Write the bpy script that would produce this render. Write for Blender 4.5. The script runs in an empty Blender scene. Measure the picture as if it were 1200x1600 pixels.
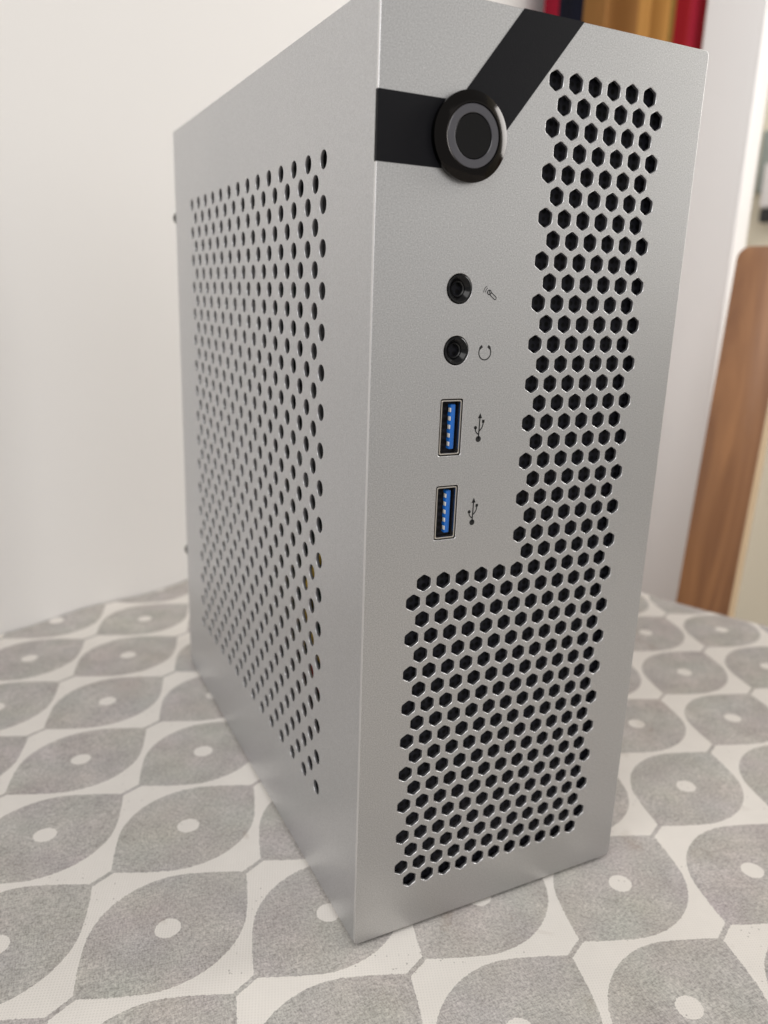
import bpy, bmesh, math, random
from mathutils import Matrix, Vector
random.seed(4)
scene = bpy.context.scene
COL = scene.collection

# ------------------------------------------------------------------ scale
S = 0.00575          # one unit = pitch of the front hexagon grid = 5.75 mm
G = 0.21             # the case stands this far above the cloth on its feet (units)
W, H, D = 16.05, 41.42, 33.94
def M3(p):           # unit coordinates (case front-left-bottom corner = 0,0,0) -> metres, cloth at z = 0
    return Vector((p[0] * S, p[1] * S, (p[2] + G) * S))

# ------------------------------------------------------------------ camera
cam_d = bpy.data.cameras.new("camera")
cam = bpy.data.objects.new("camera", cam_d); COL.objects.link(cam)
right = Vector((0.8951, -0.4446, 0.0329)); down = Vector((-0.0890, -0.2504, -0.9640)); fwd = Vector((0.4369, 0.8600, -0.2637))
fwd.normalize(); right = (right - fwd * right.dot(fwd)).normalized(); up = right.cross(fwd)
if up.z < 0: up = -up
C0 = M3((-13.7487, -28.6669, 30.6442))
cam.matrix_world = Matrix(((right.x, up.x, -fwd.x, C0.x), (right.y, up.y, -fwd.y, C0.y), (right.z, up.z, -fwd.z, C0.z), (0, 0, 0, 1)))
cam_d.sensor_fit = 'HORIZONTAL'; cam_d.sensor_width = 36.0; cam_d.lens = 36.0 * 1240.585 / 1200.0
cam_d.clip_start = 0.01; cam_d.clip_end = 50
cam_d.dof.use_dof = True
cam_d.dof.focus_distance = (M3((3.5, 0, 22)) - C0).dot(fwd)
cam_d.dof.aperture_fstop = 17.0
scene.camera = cam

# ------------------------------------------------------------------ light
wld = bpy.data.worlds.new("World"); scene.world = wld; wld.use_nodes = True
bg = wld.node_tree.nodes["Background"]
bg.inputs[0].default_value = (1.0, 0.975, 0.955, 1); bg.inputs[1].default_value = 0.40

def area(name, loc, target, sx, sy, power, color):
    l = bpy.data.lights.new(name, 'AREA'); l.shape = 'RECTANGLE'; l.size = sx; l.size_y = sy
    l.energy = power; l.color = color
    o = bpy.data.objects.new(name, l); COL.objects.link(o); o.location = loc
    o.rotation_euler = (Vector(target) - Vector(loc)).to_track_quat('-Z', 'Y').to_euler()
    return o
area("window_light_from_left", (-1.35, -0.80, 1.35), (0.1, 0.15, 0.1), 1.7, 1.4, 29, (1.0, 0.985, 0.975))
area("window_light_from_right", (1.15, -0.12, 0.50), (0.05, 0.02, 0.2), 0.45, 0.75, 12.0, (1.0, 0.985, 0.965))
area("fill_light_front_right", (0.95, -1.75, 0.80), (0.1, 0.1, 0.2), 1.8, 1.5, 3.3, (1.0, 0.98, 0.96))  # added fill without a fixture, brightens the upper front panel

scene.view_settings.view_transform = 'Standard'; scene.view_settings.look = 'None'
scene.view_settings.exposure = 0.0; scene.view_settings.gamma = 1.0; scene.view_settings.use_curve_mapping = False
scene.render.engine = 'CYCLES'
scene.cycles.use_denoising = True
scene.cycles.max_bounces = 7

# ------------------------------------------------------------------ materials
def new_mat(name):
    m = bpy.data.materials.new(name); m.use_nodes = True
    nt = m.node_tree; b = nt.nodes["Principled BSDF"]
    return m, nt, b
def N(nt, t, **kw):
    n = nt.nodes.new(t)
    for k, v in kw.items(): setattr(n, k, v)
    return n
def setin(n, **kw):
    for k, v in kw.items(): n.inputs[k.replace('_', ' ')].default_value = v
def plain(name, col, rough=0.5, metal=0.0, bump=0.0, bscale=800, coat=0.0, var=0.0, vscale=60):
    m, nt, b = new_mat(name)
    setin(b, Base_Color=(*col, 1), Roughness=rough, Metallic=metal)
    b.inputs['Coat Weight'].default_value = coat
    tc = N(nt, 'ShaderNodeTexCoord')
    if var:
        nz = N(nt, 'ShaderNodeTexNoise'); setin(nz, Scale=vscale, Detail=5.0)
        nt.links.new(tc.outputs['Object'], nz.inputs['Vector'])
        mx = N(nt, 'ShaderNodeMixRGB'); mx.inputs[1].default_value = (*[c * (1 - var) for c in col], 1); mx.inputs[2].default_value = (*[min(1, c * (1 + var)) for c in col], 1)
        nt.links.new(nz.outputs['Fac'], mx.inputs[0]); nt.links.new(mx.outputs[0], b.inputs['Base Color'])
    if bump:
        nz = N(nt, 'ShaderNodeTexNoise'); setin(nz, Scale=bscale, Detail=3.0)
        nt.links.new(tc.outputs['Object'], nz.inputs['Vector'])
        bp = N(nt, 'ShaderNodeBump'); setin(bp, Strength=bump, Distance=0.0005)
        nt.links.new(nz.outputs['Fac'], bp.inputs['Height']); nt.links.new(bp.outputs[0], b.inputs['Normal'])
    return m

def metal_mat(name, col, rough, grain):
    # silver sand-blasted aluminium: fine grain, tiny sparkle, faint handling marks in the gloss
    m, nt, b = new_mat(name)
    tc = N(nt, 'ShaderNodeTexCoord')
    g = N(nt, 'ShaderNodeTexNoise'); setin(g, Scale=3200.0, Detail=2.0, Roughness=0.6)
    nt.links.new(tc.outputs['Object'], g.inputs['Vector'])
    cr = N(nt, 'ShaderNodeMapRange'); setin(cr, From_Min=0.3, From_Max=0.7, To_Min=1 - grain, To_Max=1 + grain)
    nt.links.new(g.outputs['Fac'], cr.inputs['Value'])
    big = N(nt, 'ShaderNodeTexNoise'); setin(big, Scale=14.0, Detail=4.0)
    nt.links.new(tc.outputs['Object'], big.inputs['Vector'])
    mul = N(nt, 'ShaderNodeVectorMath', operation='SCALE'); mul.inputs[0].default_value = col
    nt.links.new(cr.outputs[0], mul.inputs['Scale'])
    v = N(nt, 'ShaderNodeTexVoronoi'); setin(v, Scale=520.0)
    nt.links.new(tc.outputs['Object'], v.inputs['Vector'])
    sp = N(nt, 'ShaderNodeMath', operation='LESS_THAN'); sp.inputs[1].default_value = 0.085
    nt.links.new(v.outputs['Distance'], sp.inputs[0])
    spr = N(nt, 'ShaderNodeMath', operation='MULTIPLY'); spr.inputs[1].default_value = 0.22
    nt.links.new(sp.outputs[0], spr.inputs[0])
    mx = N(nt, 'ShaderNodeMixRGB'); mx.inputs[2].default_value = (0.92, 0.92, 0.92, 1)
    nt.links.new(spr.outputs[0], mx.inputs[0]); nt.links.new(mul.outputs[0], mx.inputs[1])
    nt.links.new(mx.outputs[0], b.inputs['Base Color'])
    rr = N(nt, 'ShaderNodeMapRange'); setin(rr, From_Min=0.3, From_Max=0.7, To_Min=rough - 0.05, To_Max=rough + 0.05)
    nt.links.new(big.outputs['Fac'], rr.inputs['Value']); nt.links.new(rr.outputs[0], b.inputs['Roughness'])
    b.inputs['Metallic'].default_value = 0.93
    bp = N(nt, 'ShaderNodeBump'); setin(bp, Strength=0.16, Distance=0.0002)
    nt.links.new(g.outputs['Fac'], bp.inputs['Height']); nt.links.new(bp.outputs[0], b.inputs['Normal'])
    return m

M_metal = metal_mat("silver_aluminium_shaded", (0.53, 0.528, 0.525), 0.42, 0.20)  # front tone darkened to carry the dimmer reflections on that face
M_side = metal_mat("silver_aluminium_lit", (0.60, 0.608, 0.622), 0.41, 0.12)  # same metal, lighter and cooler, as lit on the left side
M_edge = plain("lit_cut_edge", (0.80, 0.80, 0.81), 0.40, 1.0)  # cut edges, lightened to put the rim highlights into their colour
M_edge2 = plain("cut_side_edge", (0.52, 0.52, 0.53), 0.45, 1.0)
M_band = plain("black_matte_vinyl", (0.006, 0.006, 0.008), 0.55, bump=0.08, bscale=3000)
M_band.node_tree.nodes["Principled BSDF"].inputs["Specular IOR Level"].default_value = 0.16
M_black = plain("black_plastic", (0.012, 0.012, 0.013), 0.35)
M_gloss = plain("black_anodised_metal", (0.024, 0.022, 0.021), 0.12, 1.0)
M_cap = plain("black_button_cap", (0.004, 0.0035, 0.0035), 0.25)
M_cap.node_tree.nodes["Principled BSDF"].inputs["Specular IOR Level"].default_value = 0.18
M_ring = plain("smoky_light_ring", (0.055, 0.053, 0.063), 0.30, coat=0.4)
M_jack = plain("black_jack_plastic", (0.003, 0.003, 0.0035), 0.2)
M_jack.node_tree.nodes["Principled BSDF"].inputs["Specular IOR Level"].default_value = 0.3
M_nickel = plain("nickel_shell", (0.62, 0.58, 0.52), 0.28, 1.0)
M_blue = plain("blue_usb_plastic", (0.010, 0.15, 0.58), 0.38)
M_pin = plain("silver_contact", (0.80, 0.80, 0.79), 0.4, 0.2)
M_ink = plain("black_print", (0.006, 0.006, 0.006), 0.6)
M_rubber = plain("black_rubber", (0.02, 0.02, 0.02), 0.8)
M_steel = plain("inner_steel", (0.55, 0.55, 0.55), 0.4, 0.9)
M_dark = plain("dark_interior", (0.03, 0.03, 0.032), 0.6)
M_screw = plain("dark_screw", (0.10, 0.095, 0.09), 0.35, 0.9)
M_yellow = plain("yellow_wire", (0.65, 0.42, 0.05), 0.45)
M_red = plain("red_wire", (0.35, 0.03, 0.02), 0.45)
M_pcb = plain("dark_green_board", (0.01, 0.03, 0.02), 0.4, var=0.4, vscale=300)
M_wall = plain("white_wall_paint", (0.785, 0.765, 0.745), 0.75, bump=0.15, bscale=220, var=0.015, vscale=5)
M_post = plain("white_gloss_paint", (0.79, 0.77, 0.76), 0.42, var=0.02, vscale=9)
M_cream = plain("cream_wall_paint", (0.86, 0.81, 0.66), 0.8, var=0.03, vscale=4)
M_floor = plain("floor_boards", (0.25, 0.18, 0.12), 0.5, var=0.2, vscale=7)
M_under = plain("table_wood", (0.30, 0.2, 0.12), 0.5, var=0.2, vscale=20)

def mesh_filter():   # woven black dust filter: a tight grid of tiny openings
    m, nt, b = new_mat("dust_filter_mesh")
    tc = N(nt, 'ShaderNodeTexCoord')
    v = N(nt, 'ShaderNodeTexVoronoi'); setin(v, Scale=560.0, Randomness=0.15)
    nt.links.new(tc.outputs['Object'], v.inputs['Vector'])
    r = N(nt, 'ShaderNodeValToRGB'); r.color_ramp.elements[0].position = 0.32; r.color_ramp.elements[1].position = 0.46
    r.color_ramp.elements[0].color = (0.0008, 0.0008, 0.001, 1); r.color_ramp.elements[1].color = (0.015, 0.015, 0.021, 1)
    nt.links.new(v.outputs['Distance'], r.inputs[0]); nt.links.new(r.outputs[0], b.inputs['Base Color'])
    setin(b, Roughness=0.5); b.inputs['Specular IOR Level'].default_value = 0.2
    return m
M_filter = mesh_filter()

def wood_mat():
    m, nt, b = new_mat("brown_varnished_wood")
    tc = N(nt, 'ShaderNodeTexCoord'); mp = N(nt, 'ShaderNodeMapping'); mp.inputs['Scale'].default_value = (30, 30, 3.5)
    nt.links.new(tc.outputs['Object'], mp.inputs['Vector'])
    n1 = N(nt, 'ShaderNodeTexNoise'); setin(n1, Scale=1.3, Detail=6.0, Distortion=1.2)
    nt.links.new(mp.outputs[0], n1.inputs['Vector'])
    r = N(nt, 'ShaderNodeValToRGB')
    r.color_ramp.elements[0].position = 0.28; r.color_ramp.elements[0].color = (0.13, 0.048, 0.02, 1)
    r.color_ramp.elements[1].position = 0.72; r.color_ramp.elements[1].color = (0.41, 0.195, 0.082, 1)
    nt.links.new(n1.outputs['Fac'], r.inputs[0])
    vo = N(nt, 'ShaderNodeTexVoronoi'); setin(vo, Scale=16.0)
    nt.links.new(tc.outputs['Object'], vo.inputs['Vector'])
    kr = N(nt, 'ShaderNodeMapRange'); setin(kr, From_Min=0.05, From_Max=0.22, To_Min=0.6, To_Max=0.0)
    nt.links.new(vo.outputs['Distance'], kr.inputs['Value'])
    mx = N(nt, 'ShaderNodeMixRGB'); mx.inputs[2].default_value = (0.10, 0.035, 0.015, 1)
    nt.links.new(kr.outputs[0], mx.inputs[0]); nt.links.new(r.outputs[0], mx.inputs[1])
    nt.links.new(mx.outputs[0], b.inputs['Base Color'])
    setin(b, Roughness=0.38); b.inputs['Coat Weight'].default_value = 0.25; b.inputs['Coat Roughness'].default_value = 0.2
    return m
M_wood = wood_mat()
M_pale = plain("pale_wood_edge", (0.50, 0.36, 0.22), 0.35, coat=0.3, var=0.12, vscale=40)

def cloth_mat():
    # printed tablecloth; the UV map holds lattice coordinates: one cell = one leaf
    m, nt, b = new_mat("printed_cotton_tablecloth")
    L = nt.links.new
    tc = N(nt, 'ShaderNodeTexCoord')
    def math_(op, a, bb=None, c=None):
        n = N(nt, 'ShaderNodeMath', operation=op)
        for i, x in enumerate((a, bb, c)):
            if x is None: continue
            if isinstance(x, (int, float)): n.inputs[i].default_value = x
            else: L(x, n.inputs[i])
        return n.outputs[0]
    wob = N(nt, 'ShaderNodeTexNoise'); setin(wob, Scale=1400.0, Detail=1.0); L(tc.outputs['Object'], wob.inputs['Vector'])
    wv = N(nt, 'ShaderNodeVectorMath', operation='SUBTRACT'); L(wob.outputs['Color'], wv.inputs[0]); wv.inputs[1].default_value = (.5, .5, .5)
    ws = N(nt, 'ShaderNodeVectorMath', operation='SCALE'); L(wv.outputs[0], ws.inputs[0]); ws.inputs['Scale'].default_value = 0.016
    ad = N(nt, 'ShaderNodeVectorMath', operation='ADD'); L(tc.outputs['UV'], ad.inputs[0]); L(ws.outputs[0], ad.inputs[1])
    sep = N(nt, 'ShaderNodeSeparateXYZ'); L(ad.outputs[0], sep.inputs[0])
    def cell(x): return math_('SUBTRACT', math_('FRACT', math_('ADD', x, 0.5)), 0.5)
    a, bb = cell(sep.outputs[0]), cell(sep.outputs[1])
    A, B = math_('MINIMUM', a, bb), math_('MAXIMUM', a, bb)
    h, r = 0.478, 0.555
    X = math_('ADD', math_('MULTIPLY', A, -1.0), math_('MULTIPLY', math_('POWER', math_('MINIMUM', math_('ADD', B, 0.05), 0.0), 2.0), 0.17))
    Y = math_('ADD', B, math_('MULTIPLY', math_('POWER', math_('MAXIMUM', math_('SUBTRACT', A, 0.05), 0.0), 2.0), 0.17))
    X, Y = math_('ADD', X, r - h), math_('ADD', Y, r - h)
    ln = math_('SQRT', math_('ADD', math_('POWER', math_('MAXIMUM', X, 0.0), 2.0), math_('POWER', math_('MAXIMUM', Y, 0.0), 2.0)))
    d = math_('SUBTRACT', math_('ADD', ln, math_('MINIMUM', math_('MAXIMUM', X, Y), 0.0)), r)
    leaf = math_('LESS_THAN', d, 0.0)
    # short stalk joining leaf tips
    na, nb = math_('SUBTRACT', math_('FRACT', sep.outputs[0]), 0.5), math_('SUBTRACT', math_('FRACT', sep.outputs[1]), 0.5)
    stalk = math_('MULTIPLY', math_('LESS_THAN', math_('ABSOLUTE', math_('SUBTRACT', na, nb)), 0.023), math_('LESS_THAN', math_('ABSOLUTE', math_('ADD', na, nb)), 0.12))
    leaf = math_('MAXIMUM', leaf, stalk)
    dist = math_('SQRT', math_('ADD', math_('POWER', a, 2.0), math_('POWER', bb, 2.0)))
    leaf = math_('MULTIPLY', leaf, math_('GREATER_THAN', dist, 0.079))
    # grey print: flecked like melange, with cloudy patches
    mp = N(nt, 'ShaderNodeMapping'); mp.inputs['Rotation'].default_value = (0, 0, math.radians(20)); mp.inputs['Scale'].default_value = (2100, 800, 1400)
    L(tc.outputs['Object'], mp.inputs['Vector'])
    f1 = N(nt, 'ShaderNodeTexNoise'); setin(f1, Scale=1.0, Detail=3.0, Roughness=0.7); L(mp.outputs[0], f1.inputs['Vector'])
    mp2 = N(nt, 'ShaderNodeMapping'); mp2.inputs['Rotation'].default_value = (0, 0, math.radians(20)); mp2.inputs['Scale'].default_value = (700, 2000, 1400)
    L(tc.outputs['Object'], mp2.inputs['Vector'])
    f2 = N(nt, 'ShaderNodeTexNoise'); setin(f2, Scale=1.0, Detail=3.0, Roughness=0.7); L(mp2.outputs[0], f2.inputs['Vector'])
    fl = math_('MULTIPLY', math_('ADD', f1.outputs['Fac'], f2.outputs['Fac']), 0.5)
    cl = N(nt, 'ShaderNodeTexNoise'); setin(cl, Scale=75.0, Detail=5.0, Roughness=0.65); L(tc.outputs['Object'], cl.inputs['Vector'])
    v1 = N(nt, 'ShaderNodeMapRange'); setin(v1, From_Min=0.38, From_Max=0.62, To_Min=0.66, To_Max=1.34); L(fl, v1.inputs['Value'])
    v2 = N(nt, 'ShaderNodeMapRange'); setin(v2, From_Min=0.3, From_Max=0.7, To_Min=0.86, To_Max=1.14); L(cl.outputs['Fac'], v2.inputs['Value'])
    g = math_('MULTIPLY', v1.outputs[0], v2.outputs[0])
    grey = N(nt, 'ShaderNodeVectorMath', operation='SCALE'); grey.inputs[0].default_value = (0.445, 0.420, 0.395); L(g, grey.inputs['Scale'])
    hue = N(nt, 'ShaderNodeTexNoise'); setin(hue, Scale=45.0, Detail=2.0); L(tc.outputs['Object'], hue.inputs['Vector'])
    hm = N(nt, 'ShaderNodeMixRGB', blend_type='MULTIPLY'); hm.inputs[0].default_value = 0.11; L(grey.outputs[0], hm.inputs[1]); L(hue.outputs['Color'], hm.inputs[2])
    # cream ground with a canvas weave
    sp = N(nt, 'ShaderNodeSeparateXYZ'); mo = N(nt, 'ShaderNodeMapping'); mo.inputs['Rotation'].default_value = (0, 0, math.radians(20)); mo.inputs['Scale'].default_value = (7600, 7600, 7600)
    L(tc.outputs['Object'], mo.inputs['Vector']); L(mo.outputs[0], sp.inputs[0])
    wx, wy = math_('SINE', sp.outputs[0]), math_('SINE', sp.outputs[1])
    weave = math_('MAXIMUM', wx, wy)
    cv = N(nt, 'ShaderNodeMapRange'); setin(cv, From_Min=-0.95, From_Max=0.0, To_Min=0.86, To_Max=1.0); L(weave, cv.inputs['Value'])
    cream = N(nt, 'ShaderNodeVectorMath', operation='SCALE'); cream.inputs[0].default_value = (0.72, 0.685, 0.64)
    cc = math_('MULTIPLY', cv.outputs[0], math_('ADD', math_('MULTIPLY', v2.outputs[0], 0.2), 0.8)); L(cc, cream.inputs['Scale'])
    # specks of grey ink that missed
    vs = N(nt, 'ShaderNodeTexVoronoi'); setin(vs, Scale=430.0); L(tc.outputs['Object'], vs.inputs['Vector'])
    pat = N(nt, 'ShaderNodeTexNoise'); setin(pat, Scale=35.0, Detail=1.0); L(tc.outputs['Object'], pat.inputs['Vector'])
    spk = math_('MULTIPLY', math_('LESS_THAN', vs.outputs['Distance'], 0.11), math_('GREATER_THAN', pat.outputs['Fac'], 0.55))
    csp = N(nt, 'ShaderNodeMixRGB'); csp.inputs[2].default_value = (0.25, 0.23, 0.21, 1); L(math_('MULTIPLY', spk, 0.6), csp.inputs[0]); L(cream.outputs[0], csp.inputs[1])
    mix = N(nt, 'ShaderNodeMixRGB'); L(leaf, mix.inputs[0]); L(csp.outputs[0], mix.inputs[1]); L(hm.outputs[0], mix.inputs[2])
    # faint brown stains
    st = N(nt, 'ShaderNodeTexNoise'); setin(st, Scale=52.0, Detail=4.0, Distortion=0.8); L(tc.outputs['Object'], st.inputs['Vector'])
    sr = N(nt, 'ShaderNodeMapRange'); setin(sr, From_Min=0.66, From_Max=0.76, To_Min=0.0, To_Max=0.28); L(st.outputs['Fac'], sr.inputs['Value'])
    stm = N(nt, 'ShaderNodeMixRGB'); stm.inputs[2].default_value = (0.26, 0.19, 0.13, 1); L(sr.outputs[0], stm.inputs[0]); L(mix.outputs[0], stm.inputs[1])
    L(stm.outputs[0], b.inputs['Base Color'])
    setin(b, Roughness=0.62)
    b.inputs['Specular IOR Level'].default_value = 0.35
    hgt = math_('ADD', math_('MULTIPLY', weave, 0.5), fl)
    bp = N(nt, 'ShaderNodeBump'); setin(bp, Strength=0.22, Distance=0.0003); L(hgt, bp.inputs['Height']); L(bp.outputs[0], b.inputs['Normal'])
    return m
M_cloth = cloth_mat()

# ------------------------------------------------------------------ builders
def link(name, me, parent=None, mats=()):
    o = bpy.data.objects.new(name, me); COL.objects.link(o)
    for m in mats: me.materials.append(m)
    if parent is not None:
        o.parent = parent
        if parent.type == 'EMPTY': o.matrix_parent_inverse = Matrix.Translation(-Vector(parent.location))
    return o
def thing(name, loc, label, cat, group=None):
    o = bpy.data.objects.new(name, None); COL.objects.link(o); o.location = loc; o.empty_display_size = 0.02
    o["label"] = label; o["category"] = cat
    if group: o["group"] = group
    return o
def shade(me, angle=35):
    me.polygons.foreach_set("use_smooth", [True] * len(me.polygons))
    try: me.set_sharp_from_angle(angle=math.radians(angle))
    except Exception: pass
def from_bm(name, bm, parent, mats, smooth=False, angle=35):
    me = bpy.data.meshes.new(name); bmesh.ops.recalc_face_normals(bm, faces=bm.faces[:]); bm.to_mesh(me); bm.free()
    if smooth: shade(me, angle)
    return link(name, me, parent, mats)
def bm_box(bm, x0, x1, y0, y1, z0, z1, bevel=0.0, seg=2, unit=True):
    f = M3 if unit else Vector
    vs = [bm.verts.new(f((x, y, z))) for x in (x0, x1) for y in (y0, y1) for z in (z0, z1)]
    fs = [(0, 1, 3, 2), (4, 6, 7, 5), (0, 4, 5, 1), (2, 3, 7, 6), (0, 2, 6, 4), (1, 5, 7, 3)]
    faces = [bm.faces.new([vs[i] for i in q]) for q in fs]
    if bevel:
        es = list({e for fc in faces for e in fc.edges})
        bmesh.ops.bevel(bm, geom=es, offset=bevel * (S if unit else 1), segments=seg, profile=0.5, affect='EDGES')
def box(name, parent, mat, x0, x1, y0, y1, z0, z1, bevel=0.0):
    bm = bmesh.new(); bm_box(bm, x0, x1, y0, y1, z0, z1, bevel)
    return from_bm(name, bm, parent, [mat], smooth=bevel > 0)
def lathe(name, parent, mat, cx, cz, profile, seg=64, knurl=0):
    """profile: list of (radius, y) in units, turned about an axis parallel to y through (cx, cz)"""
    bm = bmesh.new(); rings = []
    for r, y in profile:
        if r < 1e-6: rings.append([bm.verts.new(M3((cx, y, cz)))]); continue
        rings.append([bm.verts.new(M3((cx + r * (1 + (0.05 if knurl and (i % 2) else 0)) * math.cos(2 * math.pi * i / seg), y, cz + r * (1 + (0.05 if knurl and (i % 2) else 0)) * math.sin(2 * math.pi * i / seg)))) for i in range(seg)])
    for A, B in zip(rings, rings[1:]):
        for i in range(seg):
            j = (i + 1) % seg
            if len(A) == 1: bm.faces.new([A[0], B[i], B[j]])
            elif len(B) == 1: bm.faces.new([A[i], A[j], B[0]])
            else: bm.faces.new([A[i], A[j], B[j], B[i]])
    return from_bm(name, bm, parent, [mat], smooth=True, angle=28)
def rrect(cx, cy, w, h, r, n=5):
    pts = []
    for sx, sy, a0 in ((1, 1, 0), (-1, 1, 90), (-1, -1, 180), (1, -1, 270)):
        for k in range(n + 1):
            a = math.radians(a0 + 90 * k / n)
            pts.append((cx + sx * (w / 2 - r) + r * math.cos(a), cy + sy * (h / 2 - r) + r * math.sin(a)))
    return pts
def sheet(name, loops, thick, bevel, mapf, parent, mats):
    """flat sheet with holes: 2D curve, filled and extruded, turned into a mesh. mapf(x, y, d) -> unit coordinates; d = 0 outer face .. thick"""
    cu = bpy.data.curves.new(name, 'CURVE'); cu.dimensions = '2D'; cu.fill_mode = 'BOTH'
    cu.extrude = thick / 2 - bevel; cu.bevel_depth = bevel; cu.bevel_resolution = 2; cu.offset = -bevel
    for pts in loops:
        sp = cu.splines.new('POLY'); sp.points.add(len(pts) - 1)
        for p, (x, y) in zip(sp.points, pts): p.co = (x, y, 0, 1)
        sp.use_cyclic_u = True
    tmp = bpy.data.objects.new(name + "_tmp", cu); COL.objects.link(tmp)
    me = bpy.data.meshes.new_from_object(tmp.evaluated_get(bpy.context.evaluated_depsgraph_get()))
    bpy.data.objects.remove(tmp); bpy.data.curves.remove(cu)
    me.materials.clear(); me.name = name
    flat = [abs(p.normal.z) > 0.95 for p in me.polygons]
    for v in me.vertices: v.co = M3(mapf(v.co.x, v.co.y, thick / 2 - v.co.z))
    bm = bmesh.new(); bm.from_mesh(me); bmesh.ops.remove_doubles(bm, verts=bm.verts[:], dist=1e-7); bm.to_mesh(me); bm.free()
    me.update()
    o = link(name, me, parent, mats)
    return o

# ------------------------------------------------------------------ the room: walls and floor
p0 = Vector((4.28, 53.4, 0)); wdir = Vector((0.925, 0.38, 0)).normalized(); ndir = Vector((-wdir.y, wdir.x, 0))
def room(a, n, z): # a = along the back wall, n = towards the wall, z above cloth (units)
    v = p0 + wdir * a + ndir * n
    return Vector((v.x * S, v.y * S, z * S))
def room_box(bm, a0, a1, n0, n1, z0, z1, bevel=0.0, seg=3, lean=0.0):
    def f(a, n, z): return room(a + lean * (z - z0), n, z)
    vs = [bm.verts.new(f(a, n, z)) for a in (a0, a1) for n in (n0, n1) for z in (z0, z1)]
    fs = [(0, 1, 3, 2), (4, 6, 7, 5), (0, 4, 5, 1), (2, 3, 7, 6), (0, 2, 6, 4), (1, 5, 7, 3)]
    faces = [bm.faces.new([vs[i] for i in q]) for q in fs]
    if bevel:
        es = list({e for fc in faces for e in fc.edges})
        bmesh.ops.bevel(bm, geom=es, offset=bevel * S, segments=seg, profile=0.5, affect='EDGES')
FL = -130.0
def structure(name, bm, mat):
    o = from_bm(name, bm, None, [mat]); o["kind"] = "structure"; return o
bm = bmesh.new(); room_box(bm, -170, 175, 0.15, 12, FL, 260); structure("wall", bm, M_wall)
bm = bmesh.new(); room_box(bm, 163, 175, -330, 0.1, FL, 260); structure("wall_right", bm, M_cream)
bm = bmesh.new(); room_box(bm, -170, 175, -330, 12, FL - 8, FL); structure("floor", bm, M_floor)

# white painted post (door casing) between curtain and far wall
t = thing("door_post", room(76, -20, FL), "tall white painted door post behind the table's right edge", "door post")
bm = bmesh.new(); room_box(bm, 72, 76, -28.5, -20.4, FL, 258, bevel=0.5); from_bm("post", bm, t, [M_post], smooth=True)
bm = bmesh.new(); room_box(bm, 76.1, 79.0, -28.0, -20.8, FL, 258, bevel=0.3); from_bm("casing_strip", bm, t, [M_post], smooth=True)

# curtain with broad vertical stripes
def curtain_mat():
    m, nt, b = new_mat("striped_curtain_fabric")
    tc = N(nt, 'ShaderNodeTexCoord'); sep = N(nt, 'ShaderNodeSeparateXYZ'); nt.links.new(tc.outputs['UV'], sep.inputs[0])
    r = N(nt, 'ShaderNodeValToRGB'); cr = r.color_ramp; cr.interpolation = 'CONSTANT'
    stops = [(0.0, (0.30, 0.012, 0.03)), (0.042, (0.010, 0.011, 0.020)), (0.121, (0.26, 0.125, 0.04)), (0.362, (0.33, 0.165, 0.045)), (0.591, (0.16, 0.09, 0.02)), (0.625, (0.20, 0.006, 0.010)), (0.72, (0.23, 0.009, 0.022)), (0.83, (0.15, 0.005, 0.010))]
    while len(cr.elements) < len(stops): cr.elements.new(0.5)
    for e, (p, c) in zip(cr.elements, stops): e.position = p; e.color = (*c, 1)
    nt.links.new(sep.outputs[0], r.inputs[0]); nt.links.new(r.outputs[0], b.inputs['Base Color'])
    setin(b, Roughness=0.9); b.inputs['Specular IOR Level'].default_value = 0.1
    return m
A0, A1 = 60.4, 121.0
me = bpy.data.meshes.new("curtain"); nx, nz = 220, 30; vs = []; uvs = []
for j in range(nz + 1):
    z = -60 + (255 + 60) * j / nz
    for i in range(nx + 1):
        u = i / nx
        fold = 1.6 * math.sin(u * 26 + 0.5 * math.sin(z * 0.02)) + 0.8 * math.sin(u * 61 + 1.3)
        vs.append(room(A0 + (A1 - A0) * u, -4.0 + fold, z)); uvs.append((u, j / nz))
fs = [(j * (nx + 1) + i, j * (nx + 1) + i + 1, (j + 1) * (nx + 1) + i + 1, (j + 1) * (nx + 1) + i) for j in range(nz) for i in range(nx)]
me.from_pydata([tuple(v) for v in vs], [], fs)
uvl = me.uv_layers.new(name="UVMap")
for lp in me.loops: uvl.data[lp.index].uv = uvs[lp.vertex_index]
shade(me, 80)
curtain = link("curtain", me, None, [curtain_mat()])
sol = curtain.modifiers.new("thickness", 'SOLIDIFY'); sol.thickness = 0.0015
curtain["label"] = "striped curtain in red, navy and tan hanging behind the case's top edge"; curtain["category"] = "curtain"

# small wall-mounted box at the right frame edge
t = thing("wall_box", room(160, -20, 50), "white box with dark base on grey backing, on far wall at right edge", "wall box")
bm = bmesh.new(); room_box(bm, 160.5, 162.9, -40, -1.8, 57, 70.5, bevel=0.3); from_bm("backing", bm, t, [plain("grey_green_board", (0.33, 0.37, 0.34), 0.6)], smooth=True)
bm = bmesh.new(); room_box(bm, 157, 160.4, -40, -4.2, 53.2, 63, bevel=0.8); from_bm("housing", bm, t, [M_post], smooth=True)
bm = bmesh.new(); room_box(bm, 157.2, 160.4, -40, -4.5, 50, 53.1, bevel=0.5); from_bm("base", bm, t, [M_black], smooth=True)

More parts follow.
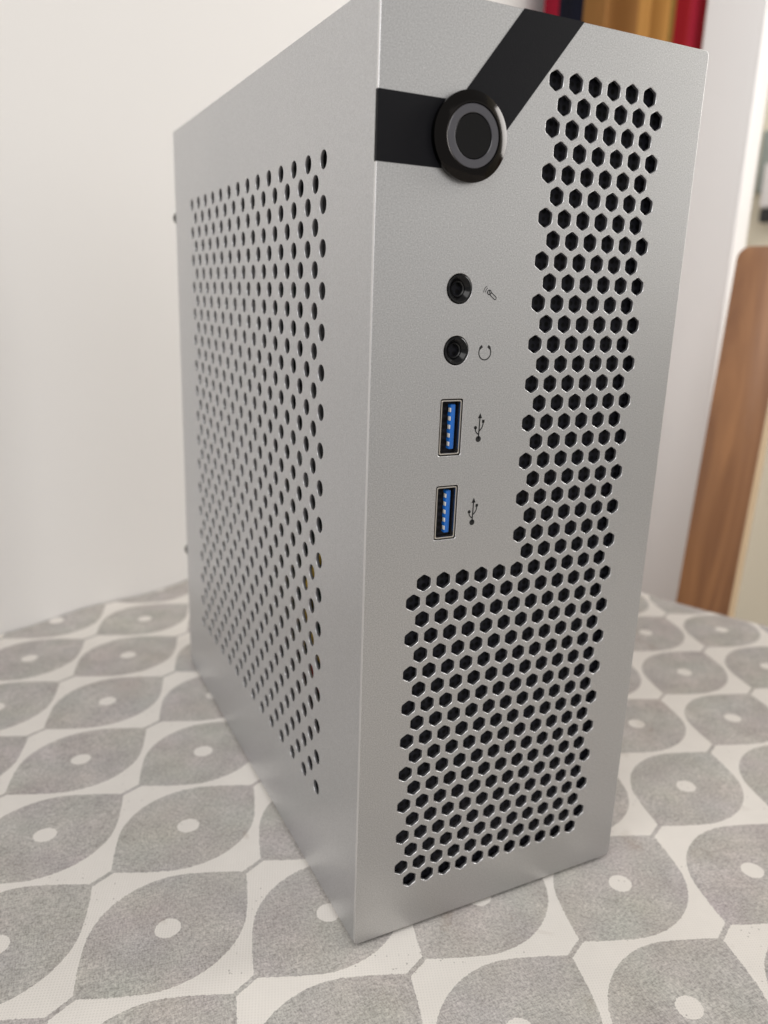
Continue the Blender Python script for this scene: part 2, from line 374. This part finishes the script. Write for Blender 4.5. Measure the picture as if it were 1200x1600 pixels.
# wooden chair beyond the table's right edge (only its back post shows)
t = thing("wooden_chair", room(64, -70, FL), "brown varnished wooden chair, its back post rising beyond the table's right edge", "chair")
RA = 34.4   # table's right edge along the wall
def chair_post(n0, n1):
    """rear post: upright to the seat, then leaning back, with a rounded top"""
    bm = bmesh.new(); prof = []
    base = RA + 14.0
    for z, a in ((FL, base), (-52, base), (-6, base + 0.6), (36.3, base + 5.0)): prof.append((z, a))
    th = 3.0; rings = []
    def ring(z, a, m0, m1): return [bm.verts.new(room(a, m0, z)), bm.verts.new(room(a, m1, z)), bm.verts.new(room(a + th, m1, z)), bm.verts.new(room(a + th, m0, z))]
    for z, a in prof: rings.append(ring(z, a, n0, n1))
    for k in range(1, 6):
        an = k / 5 * math.pi / 2; dz = 1.5 * math.sin(an); ins = 1.5 * (1 - math.cos(an))
        rings.append(ring(36.3 + dz, base + 5.0 + dz * 0.108, n0 + ins, n1 - ins))
    for A, B in zip(rings, rings[1:]):
        for i in range(4): bm.faces.new([A[i], A[(i + 1) % 4], B[(i + 1) % 4], B[i]])
    bm.faces.new(rings[0]); bm.faces.new(rings[-1])
    bmesh.ops.recalc_face_normals(bm, faces=bm.faces[:])
    es = [e for e in bm.edges if e.is_manifold and e.calc_face_angle(0) > 1.2]
    bmesh.ops.bevel(bm, geom=es, offset=0.35 * S, segments=2, profile=0.5, affect='EDGES')
    o = from_bm("back_post", bm, t, [M_wood, M_pale], smooth=True)
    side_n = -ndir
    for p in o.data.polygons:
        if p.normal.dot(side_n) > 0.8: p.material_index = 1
    return o
NP = -37.2  # post position along n: table's corner is at n = 0 here, r0 sits at n = -37
chair_post(NP - 4.8, NP + 1.9); chair_post(NP - 74, NP - 67.3)
bm = bmesh.new(); room_box(bm, RA + 18.1, RA + 20.4, NP - 67.2, NP - 4.9, 25, 35.5, bevel=0.6); from_bm("top_rail", bm, t, [M_wood], smooth=True)
bm = bmesh.new(); room_box(bm, RA - 52, RA + 13.8, NP - 73, NP + 1, -56, -51, bevel=0.8); from_bm("seat", bm, t, [M_wood], smooth=True)
for n in (NP - 71, NP - 6):
    bm = bmesh.new(); room_box(bm, RA - 48, RA - 42, n, n + 6, FL, -56.1, bevel=0.4); from_bm("leg", bm, t, [M_wood], smooth=True)

# table under the cloth
t = thing("table", room(-45, -61, FL), "wooden table hidden under the patterned cloth", "table")
bm = bmesh.new(); room_box(bm, -124, RA - 0.5, -125, -0.5, -5.0, -0.55, bevel=0.6); from_bm("tabletop", bm, t, [M_under], smooth=True)
for a in (-118, RA - 12):
    for n in (-118, -9):
        bm = bmesh.new(); room_box(bm, a, a + 7, n, n + 7, FL, -5.1, bevel=0.4); from_bm("leg", bm, t, [M_under], smooth=True)

# tablecloth
O2 = Vector((-7.936, 5.018)); U2 = Vector((7.718, -2.315)); V2 = Vector((2.757, 7.494)); det = U2.x * V2.y - U2.y * V2.x
def lattice(x, y):
    x -= O2.x; y -= O2.y
    return ((x * V2.y - y * V2.x) / det, (U2.x * y - U2.y * x) / det)
def edge_roll(s, lo, hi, r=0.9):
    """unrolled coordinate -> (flat coordinate, drop)"""
    if s > hi - r:
        t_ = s - (hi - r)
        if t_ < r * math.pi / 2: a_ = t_ / r; return hi - r + r * math.sin(a_), -r * (1 - math.cos(a_))
        return hi, -r - (t_ - r * math.pi / 2)
    if s < lo + r:
        q_, dz = edge_roll(2 * lo + (hi - lo) - s, lo, hi, r) if False else (None, None)
        t_ = (lo + r) - s
        if t_ < r * math.pi / 2: a_ = t_ / r; return lo + r - r * math.sin(a_), -r * (1 - math.cos(a_))
        return lo, -r - (t_ - r * math.pi / 2)
    return s, 0.0
def spread(lo, hi, n, extra):
    base = [lo + (hi - lo) * i / n for i in range(n + 1)]
    return sorted(set(base + extra))
la, ha, ln_, hn = -124.0, RA, -125.0, 400.0
sa = spread(la - 26, ha + 26, 190, [ha - 0.9 + k * 0.15 for k in range(11)] + [la + 0.9 - k * 0.15 for k in range(11)])
sn = spread(ln_ - 26, 0.05, 150, [ln_ + 0.9 - k * 0.15 for k in range(11)])
me = bpy.data.meshes.new("tablecloth"); vs = []; uvs = []
for n in sn:
    fn, dn = edge_roll(n, ln_, hn)
    for a in sa:
        fa, da = edge_roll(a, la, ha)
        out_a = (0.25 * math.sin(n * 0.33) + 0.12 * math.sin(n * 0.81 + 1)) * min(1.0, abs(da) * 0.6) * (1 if a > 0 else -1) + (0.25 if a > 0 else -0.25) * min(1, abs(da) * .3)
        out_n = -(0.4 + 0.5 * math.sin(a * 0.21)) * min(1.0, abs(dn) * 0.2)
        w_ = room(fa, fn, 0); x_, y_ = w_.x / S, w_.y / S
        far = min(1.0, max(0.0, (max(abs(x_ - W / 2) - W / 2, abs(y_ - D / 2) - D / 2) - 1) / 14.0))
        rip = 0.09 * far * (math.sin(fa * 0.24 + fn * 0.11) + 0.7 * math.sin(fn * 0.31 - fa * 0.07 + 2))
        near_wall = max(0.0, 1 - abs(n) / 1.5) * (0.16 + 0.2 * math.sin(a * 0.42))
        vs.append(tuple(room(fa + out_a, min(fn + out_n, 0.05), da + dn + rip + max(0, near_wall))))
        flat = p0 + wdir * a + ndir * n
        uvs.append(lattice(flat.x, flat.y))
nx = len(sa)
fs = [(j * nx + i, j * nx + i + 1, (j + 1) * nx + i + 1, (j + 1) * nx + i) for j in range(len(sn) - 1) for i in range(nx - 1)]
me.from_pydata(vs, [], fs); uvl = me.uv_layers.new(name="UVMap")
for lp in me.loops: uvl.data[lp.index].uv = uvs[lp.vertex_index]
shade(me, 70)
cloth = link("tablecloth", me, None, [M_cloth])
cloth["label"] = "cream tablecloth printed with grey leaf shapes and white dots, under the case"; cloth["category"] = "tablecloth"

# ------------------------------------------------------------------ the computer case
case = thing("computer_case", M3((W / 2, D / 2, -G)), "slim upright silver computer case with perforated front and side, black power button", "computer case")
T = 0.18                       # sheet thickness
HX, HZ, S3 = 7.924, 39.174, math.sqrt(3) / 2
def hexpts(cx, cz, flat=0.715, rr=0.05):
    R = flat / math.sqrt(3); pts = []
    for k in range(6):
        a = math.radians(90 + 60 * k); px, pz = cx + R * math.cos(a), cz + R * math.sin(a)
        for da in (-1, 1):  # clipped corner: a little way along each of the two edges
            pts.append((px + rr * math.cos(a + math.radians(120 * da)), pz + rr * math.sin(a + math.radians(120 * da))))
    return pts
loops = [rrect(W / 2, H / 2, W, H, 0.22, 4)]
JX, USBX = 3.92, 3.862
JACKS = (30.98, 28.51); USBS = (25.29, 21.53)
for r in range(43):
    odd = r % 2; k0, k1 = (0, 5) if r < 24 else ((-6, 5) if odd else (-5, 5))
    for k in range(k0, k1 + 1): loops.append(hexpts(HX + k + 0.5 * odd, HZ - r * S3))
for z in JACKS: loops.append([(JX + 0.60 * math.cos(2 * math.pi * i / 40), z + 0.60 * math.sin(2 * math.pi * i / 40)) for i in range(40)])
for z in USBS: loops.append(rrect(USBX, z, 1.11, 2.44, 0.09))
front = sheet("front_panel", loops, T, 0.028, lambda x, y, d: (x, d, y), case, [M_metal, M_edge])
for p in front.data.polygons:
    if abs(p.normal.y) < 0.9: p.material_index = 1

# black band bent round the button
top = H + 0.012
poly = [(-0.012, 35.42), (4.40, 35.42), (9.06, top), (6.13, top), (3.39, 37.87), (-0.012, 37.87)]
bm = bmesh.new()
f0 = [bm.verts.new(M3((x, -0.012, z))) for x, z in poly]; f1 = [bm.verts.new(M3((x, T + 0.004, z))) for x, z in poly]
bm.faces.new(f0); bm.faces.new(f1[::-1])
for i in range(6): bm.faces.new([f0[i], f0[(i + 1) % 6], f1[(i + 1) % 6], f1[i]])
o = from_bm("band", bm, front, [M_band]); o["label"] = "matte black band bent round the power button"

# printed symbols ---------------------------------------------------
def ink_disc(bm, cx, cz, r, n=20): bm.faces.new([bm.verts.new(M3((cx + r * math.cos(2 * math.pi * i / n), -0.004, cz + r * math.sin(2 * math.pi * i / n)))) for i in range(n)])
def ink_line(bm, pts, w):
    L_, R_ = [], []
    for i, p in enumerate(pts):
        a = pts[max(0, i - 1)]; b_ = pts[min(len(pts) - 1, i + 1)]
        dx, dz = b_[0] - a[0], b_[1] - a[1]; l = math.hypot(dx, dz) or 1; ww = 1.3 * (w[i] if isinstance(w, (list, tuple)) else w)
        L_.append(bm.verts.new(M3((p[0] - dz / l * ww / 2, -0.004, p[1] + dx / l * ww / 2)))); R_.append(bm.verts.new(M3((p[0] + dz / l * ww / 2, -0.004, p[1] - dx / l * ww / 2))))
    for i in range(len(pts) - 1): bm.faces.new([L_[i], R_[i], R_[i + 1], L_[i + 1]])
def bez(a, b_, c_, n=8): return [((1 - t) ** 2 * a[0] + 2 * t * (1 - t) * b_[0] + t * t * c_[0], (1 - t) ** 2 * a[1] + 2 * t * (1 - t) * b_[1] + t * t * c_[1]) for t in [i / n for i in range(n + 1)]]
def finish_ink(name, bm):
    me = bpy.data.meshes.new(name); bm.to_mesh(me); bm.free(); return link(name, me, front, [M_ink])
for dx, dz in ((0, 0), (-0.05, -3.765)):
    bm = bmesh.new(); X = 5.285 + dx
    ink_disc(bm, X, 24.735 + dz, 0.135)
    ink_line(bm, [(X, 24.735 + dz), (X + 0.022, 25.70 + dz)], 0.045)
    bm.faces.new([bm.verts.new(M3((x, -0.004, z))) for x, z in ((X - 0.085, 25.64 + dz), (X + 0.13, 25.64 + dz), (X + 0.024, 25.87 + dz))])
    ink_disc(bm, X - 0.178, 25.236 + dz, 0.078)
    ink_line(bm, [(X - 0.178, 25.236 + dz)] + bez((X - 0.178, 25.15 + dz), (X - 0.17, 25.03 + dz), (X + 0.004, 24.93 + dz)), 0.04)
    bm.faces.new([bm.verts.new(M3((x, -0.004, z))) for x, z in ((X + 0.135, 25.44 + dz), (X + 0.265, 25.44 + dz), (X + 0.265, 25.57 + dz), (X + 0.135, 25.57 + dz))])
    ink_line(bm, [(X + 0.20, 25.5 + dz)] + bez((X + 0.20, 25.40 + dz), (X + 0.19, 25.22 + dz), (X + 0.01, 25.08 + dz)), 0.04)
    finish_ink("usb_symbol", bm)
bm = bmesh.new(); cx, cz, r = 5.333, 28.43, 0.298
arc = [math.radians(118 + (304) * i / 40) for i in range(41)]
ink_line(bm, [(cx + r * math.cos(a), cz + r * math.sin(a) * 1.02) for a in arc], [0.09 if (i < 4 or i > 36) else (0.065 if i in (4, 36) else 0.038) for i in range(41)])
finish_ink("headphone_symbol", bm)
bm = bmesh.new(); hx_, hz_ = 5.365, 30.885
ink_line(bm, [(hx_ + 0.09 * math.cos(2 * math.pi * i / 20), hz_ + 0.09 * math.sin(2 * math.pi * i / 20)) for i in range(21)], 0.035)
ink_line(bm, [(hx_ - 0.01, hz_ + 0.07), (hx_ + 0.03, hz_ - 0.07)], 0.025)
ux, uz = 0.80, -0.60; vx, vz = 0.60, 0.80
cap = [(hx_ + ux * 0.09 + vx * 0.06, hz_ + uz * 0.09 + vz * 0.06)]
for i in range(9):
    a = math.pi / 2 - math.pi * i / 8; cap.append((hx_ + ux * (0.37 + 0.06 * math.cos(a)) + vx * 0.06 * math.sin(a), hz_ + uz * (0.37 + 0.06 * math.cos(a)) + vz * 0.06 * math.sin(a)))
cap.append((hx_ + ux * 0.09 - vx * 0.06, hz_ + uz * 0.09 - vz * 0.06))
ink_line(bm, cap, 0.03)
for rr in (0.19, 0.28):
    ink_line(bm, [(hx_ + rr * math.cos(math.radians(a)), hz_ + rr * math.sin(math.radians(a))) for a in range(118, 186, 8)], 0.022)
finish_ink("microphone_symbol", bm)

# power button ------------------------------------------------------
bx_, bz_ = 3.90, 36.62
btn = lathe("power_button", case, M_gloss, bx_, bz_, [(1.60, -0.005), (1.64, -0.03), (1.65, -0.24), (1.645, -0.265), (1.625, -0.275), (1.24, -0.445), (1.20, -0.452), (1.17, -0.44), (1.16, -0.30), (0.3, -0.30), (0, -0.30)], seg=96)
lathe("light_ring", btn, M_ring, bx_, bz_, [(1.145, -0.31), (1.145, -0.425), (1.125, -0.44), (0.85, -0.44), (0.83, -0.425), (0.83, -0.31)], seg=96)
lathe("button_cap", btn, M_cap, bx_, bz_, [(0.815, -0.31), (0.815, -0.40), (0.79, -0.42), (0.5, -0.415), (0, -0.41)], seg=96)

# audio jacks -------------------------------------------------------
for z in JACKS:
    j = lathe("audio_jack", case, M_jack, JX, z, [(0.575, 0.35), (0.575, 0.03), (0.56, -0.005), (0.53, -0.025), (0.49, -0.02), (0.43, 0.03), (0.36, 0.09), (0.325, 0.13), (0.315, 0.18), (0.315, 0.6)], seg=64)
    lathe("socket_bore", j, M_black, JX, z, [(0.31, 0.19), (0.27, 0.22), (0.26, 2.0), (0, 2.0)], seg=40)
    bm = bmesh.new(); bm_box(bm, JX - 0.24, JX - 0.14, 0.45, 0.75, z - 0.06, z + 0.06, 0.02); from_bm("contact_spring", bm, j, [M_screw], smooth=True)

# USB ports ---------------------------------------------------------
for z in USBS:
    sh = sheet("usb_port", [rrect(USBX, z, 1.00, 2.34, 0.085), rrect(USBX, z, 0.89, 2.22, 0.05)], 0.26, 0.018, lambda x, y, d: (x, d + 0.03, y), case, [M_nickel])
    sheet("shade_liner", [rrect(USBX, z, 0.99, 2.33, 0.085), rrect(USBX, z, 0.90, 2.23, 0.05)], 1.60, 0.01, lambda x, y, d: (x, d + 0.30, y), sh, [M_black])  # black liner added to paint the shade inside the shell
    box("tongue", sh, M_blue, 3.91, 4.16, 0.17, 1.85, z - 0.97, z + 0.97, 0.05)
    box("backing", sh, M_black, 3.425, 4.30, 1.70, 1.88, z - 1.10, z + 1.10)
    for k in range(5):
        pz = z + (k - 2) * 0.365
        box("contact", sh, M_pin, 3.88, 3.925, 0.145, 0.32, pz - 0.09, pz + 0.09, 0.012)
        box("contact_slot", sh, M_black, 3.885, 3.925, 0.33, 1.6, pz - 0.10, pz + 0.10, 0.01)

# side panel with round holes (left) --------------------------------
PY, PZ, GP, GR = 5.251, 36.106, 1.821, 0.899
loops = [[(T + 0.015, 0.0), (D, 0.0), (D, H), (T + 0.015, H)]]
loops[0] = rrect((T + 0.015 + D) / 2, H / 2, D - T - 0.015, H - 0.02, 0.12, 3)
for r in range(35):
    odd = r % 2
    for k in range(13 if odd else 14):
        cy, cz = PY + (k + 0.5 * odd) * GP, PZ - r * GR
        loops.append([(cy + 0.385 * math.cos(2 * math.pi * i / 24), cz + 0.385 * math.sin(2 * math.pi * i / 24)) for i in range(24)])
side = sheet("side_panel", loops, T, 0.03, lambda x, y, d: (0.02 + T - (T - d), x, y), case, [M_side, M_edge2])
side.data.flip_normals()
for p in side.data.polygons:
    if abs(p.normal.x) < 0.9: p.material_index = 1
side["label"] = "left side panel with a staggered grid of round holes"

# remaining shell (closed box so that the inside is dark) -----------
I = 0.03
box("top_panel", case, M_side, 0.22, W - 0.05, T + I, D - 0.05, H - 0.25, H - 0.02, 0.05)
box("bottom_panel", case, M_dark, 0.22, W - 0.05, T + I, D - 0.05, 0.02, 0.25, 0.05)  # dark instead of silver, to deepen the shadow under the case
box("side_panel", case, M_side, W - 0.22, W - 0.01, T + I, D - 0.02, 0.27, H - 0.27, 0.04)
box("back_panel", case, M_steel, 0.22, W - 0.24, D - 0.3, D - 0.08, 0.27, H - 0.27, 0.02)
box("dust_filter", case, M_filter, 2.1, W - 1.2, 0.40, 0.50, 1.2, H - 1.2)
# inside, seen through the side holes
box("inner_bracket", case, M_steel, 0.85, 0.98, 17.0, 31.5, 14.0, 32.0, 0.03)
box("motherboard", case, M_pcb, 6.0, 6.25, 2.2, 32.0, 1.2, 31.0)
box("drive_cage", case, M_dark, 2.4, 5.8, 2.0, 14.0, 18.0, 38.0, 0.1)
def wire(name, mat, pts, r):
    cu = bpy.data.curves.new(name, 'CURVE'); cu.dimensions = '3D'; cu.bevel_depth = r * S; cu.bevel_resolution = 3
    sp = cu.splines.new('BEZIER'); sp.bezier_points.add(len(pts) - 1)
    for bp, p in zip(sp.bezier_points, pts): bp.co = M3(p); bp.handle_left_type = bp.handle_right_type = 'AUTO'
    tmp = bpy.data.objects.new(name, cu); COL.objects.link(tmp)
    me = bpy.data.meshes.new_from_object(tmp.evaluated_get(bpy.context.evaluated_depsgraph_get())); bpy.data.objects.remove(tmp); bpy.data.curves.remove(cu)
    me.materials.clear(); shade(me, 60); return link(name, me, case, [mat])
wire("cable", M_yellow, [(4.5, 3.5, 8.5), (1.3, 4.2, 10.6), (0.85, 6.2, 12.2), (0.9, 8.2, 12.6), (1.1, 9.2, 15.0), (2.2, 9.6, 17.6)], 0.28)
wire("cable", M_red, [(4.6, 5.0, 7.5), (1.5, 5.6, 9.2), (0.95, 7.0, 10.4), (1.2, 9.0, 10.9), (3.8, 12, 11.6)], 0.25)
wire("cable", M_black, [(4.6, 4.0, 16.5), (1.3, 6.0, 18.2), (1.1, 9.5, 21.5), (1.3, 12.5, 25.5), (4.5, 14.5, 27.0)], 0.4)

for x in (1.6, W - 1.6):
    for y in (2.2, D - 2.2):
        bm = bmesh.new(); bmesh.ops.create_cone(bm, cap_ends=True, segments=28, radius1=0.78 * S, radius2=0.86 * S, depth=(G + 0.01) * S, matrix=Matrix.Translation(M3((x, y, -G / 2 + 0.005))))
        from_bm("foot", bm, case, [M_rubber], smooth=True)
for x, z in ((0.45, 35.63), (0.45, 9.73), (W - 0.6, 35.63), (W - 0.6, 9.73)):
    s_ = lathe("thumb_screw", case, M_screw, x, z, [(0.22, D - 0.09), (0.22, D + 0.1), (0.46, D + 0.12), (0.48, D + 0.2), (0.48, D + 0.68), (0.44, D + 0.76), (0, D + 0.76)], seg=36, knurl=1)
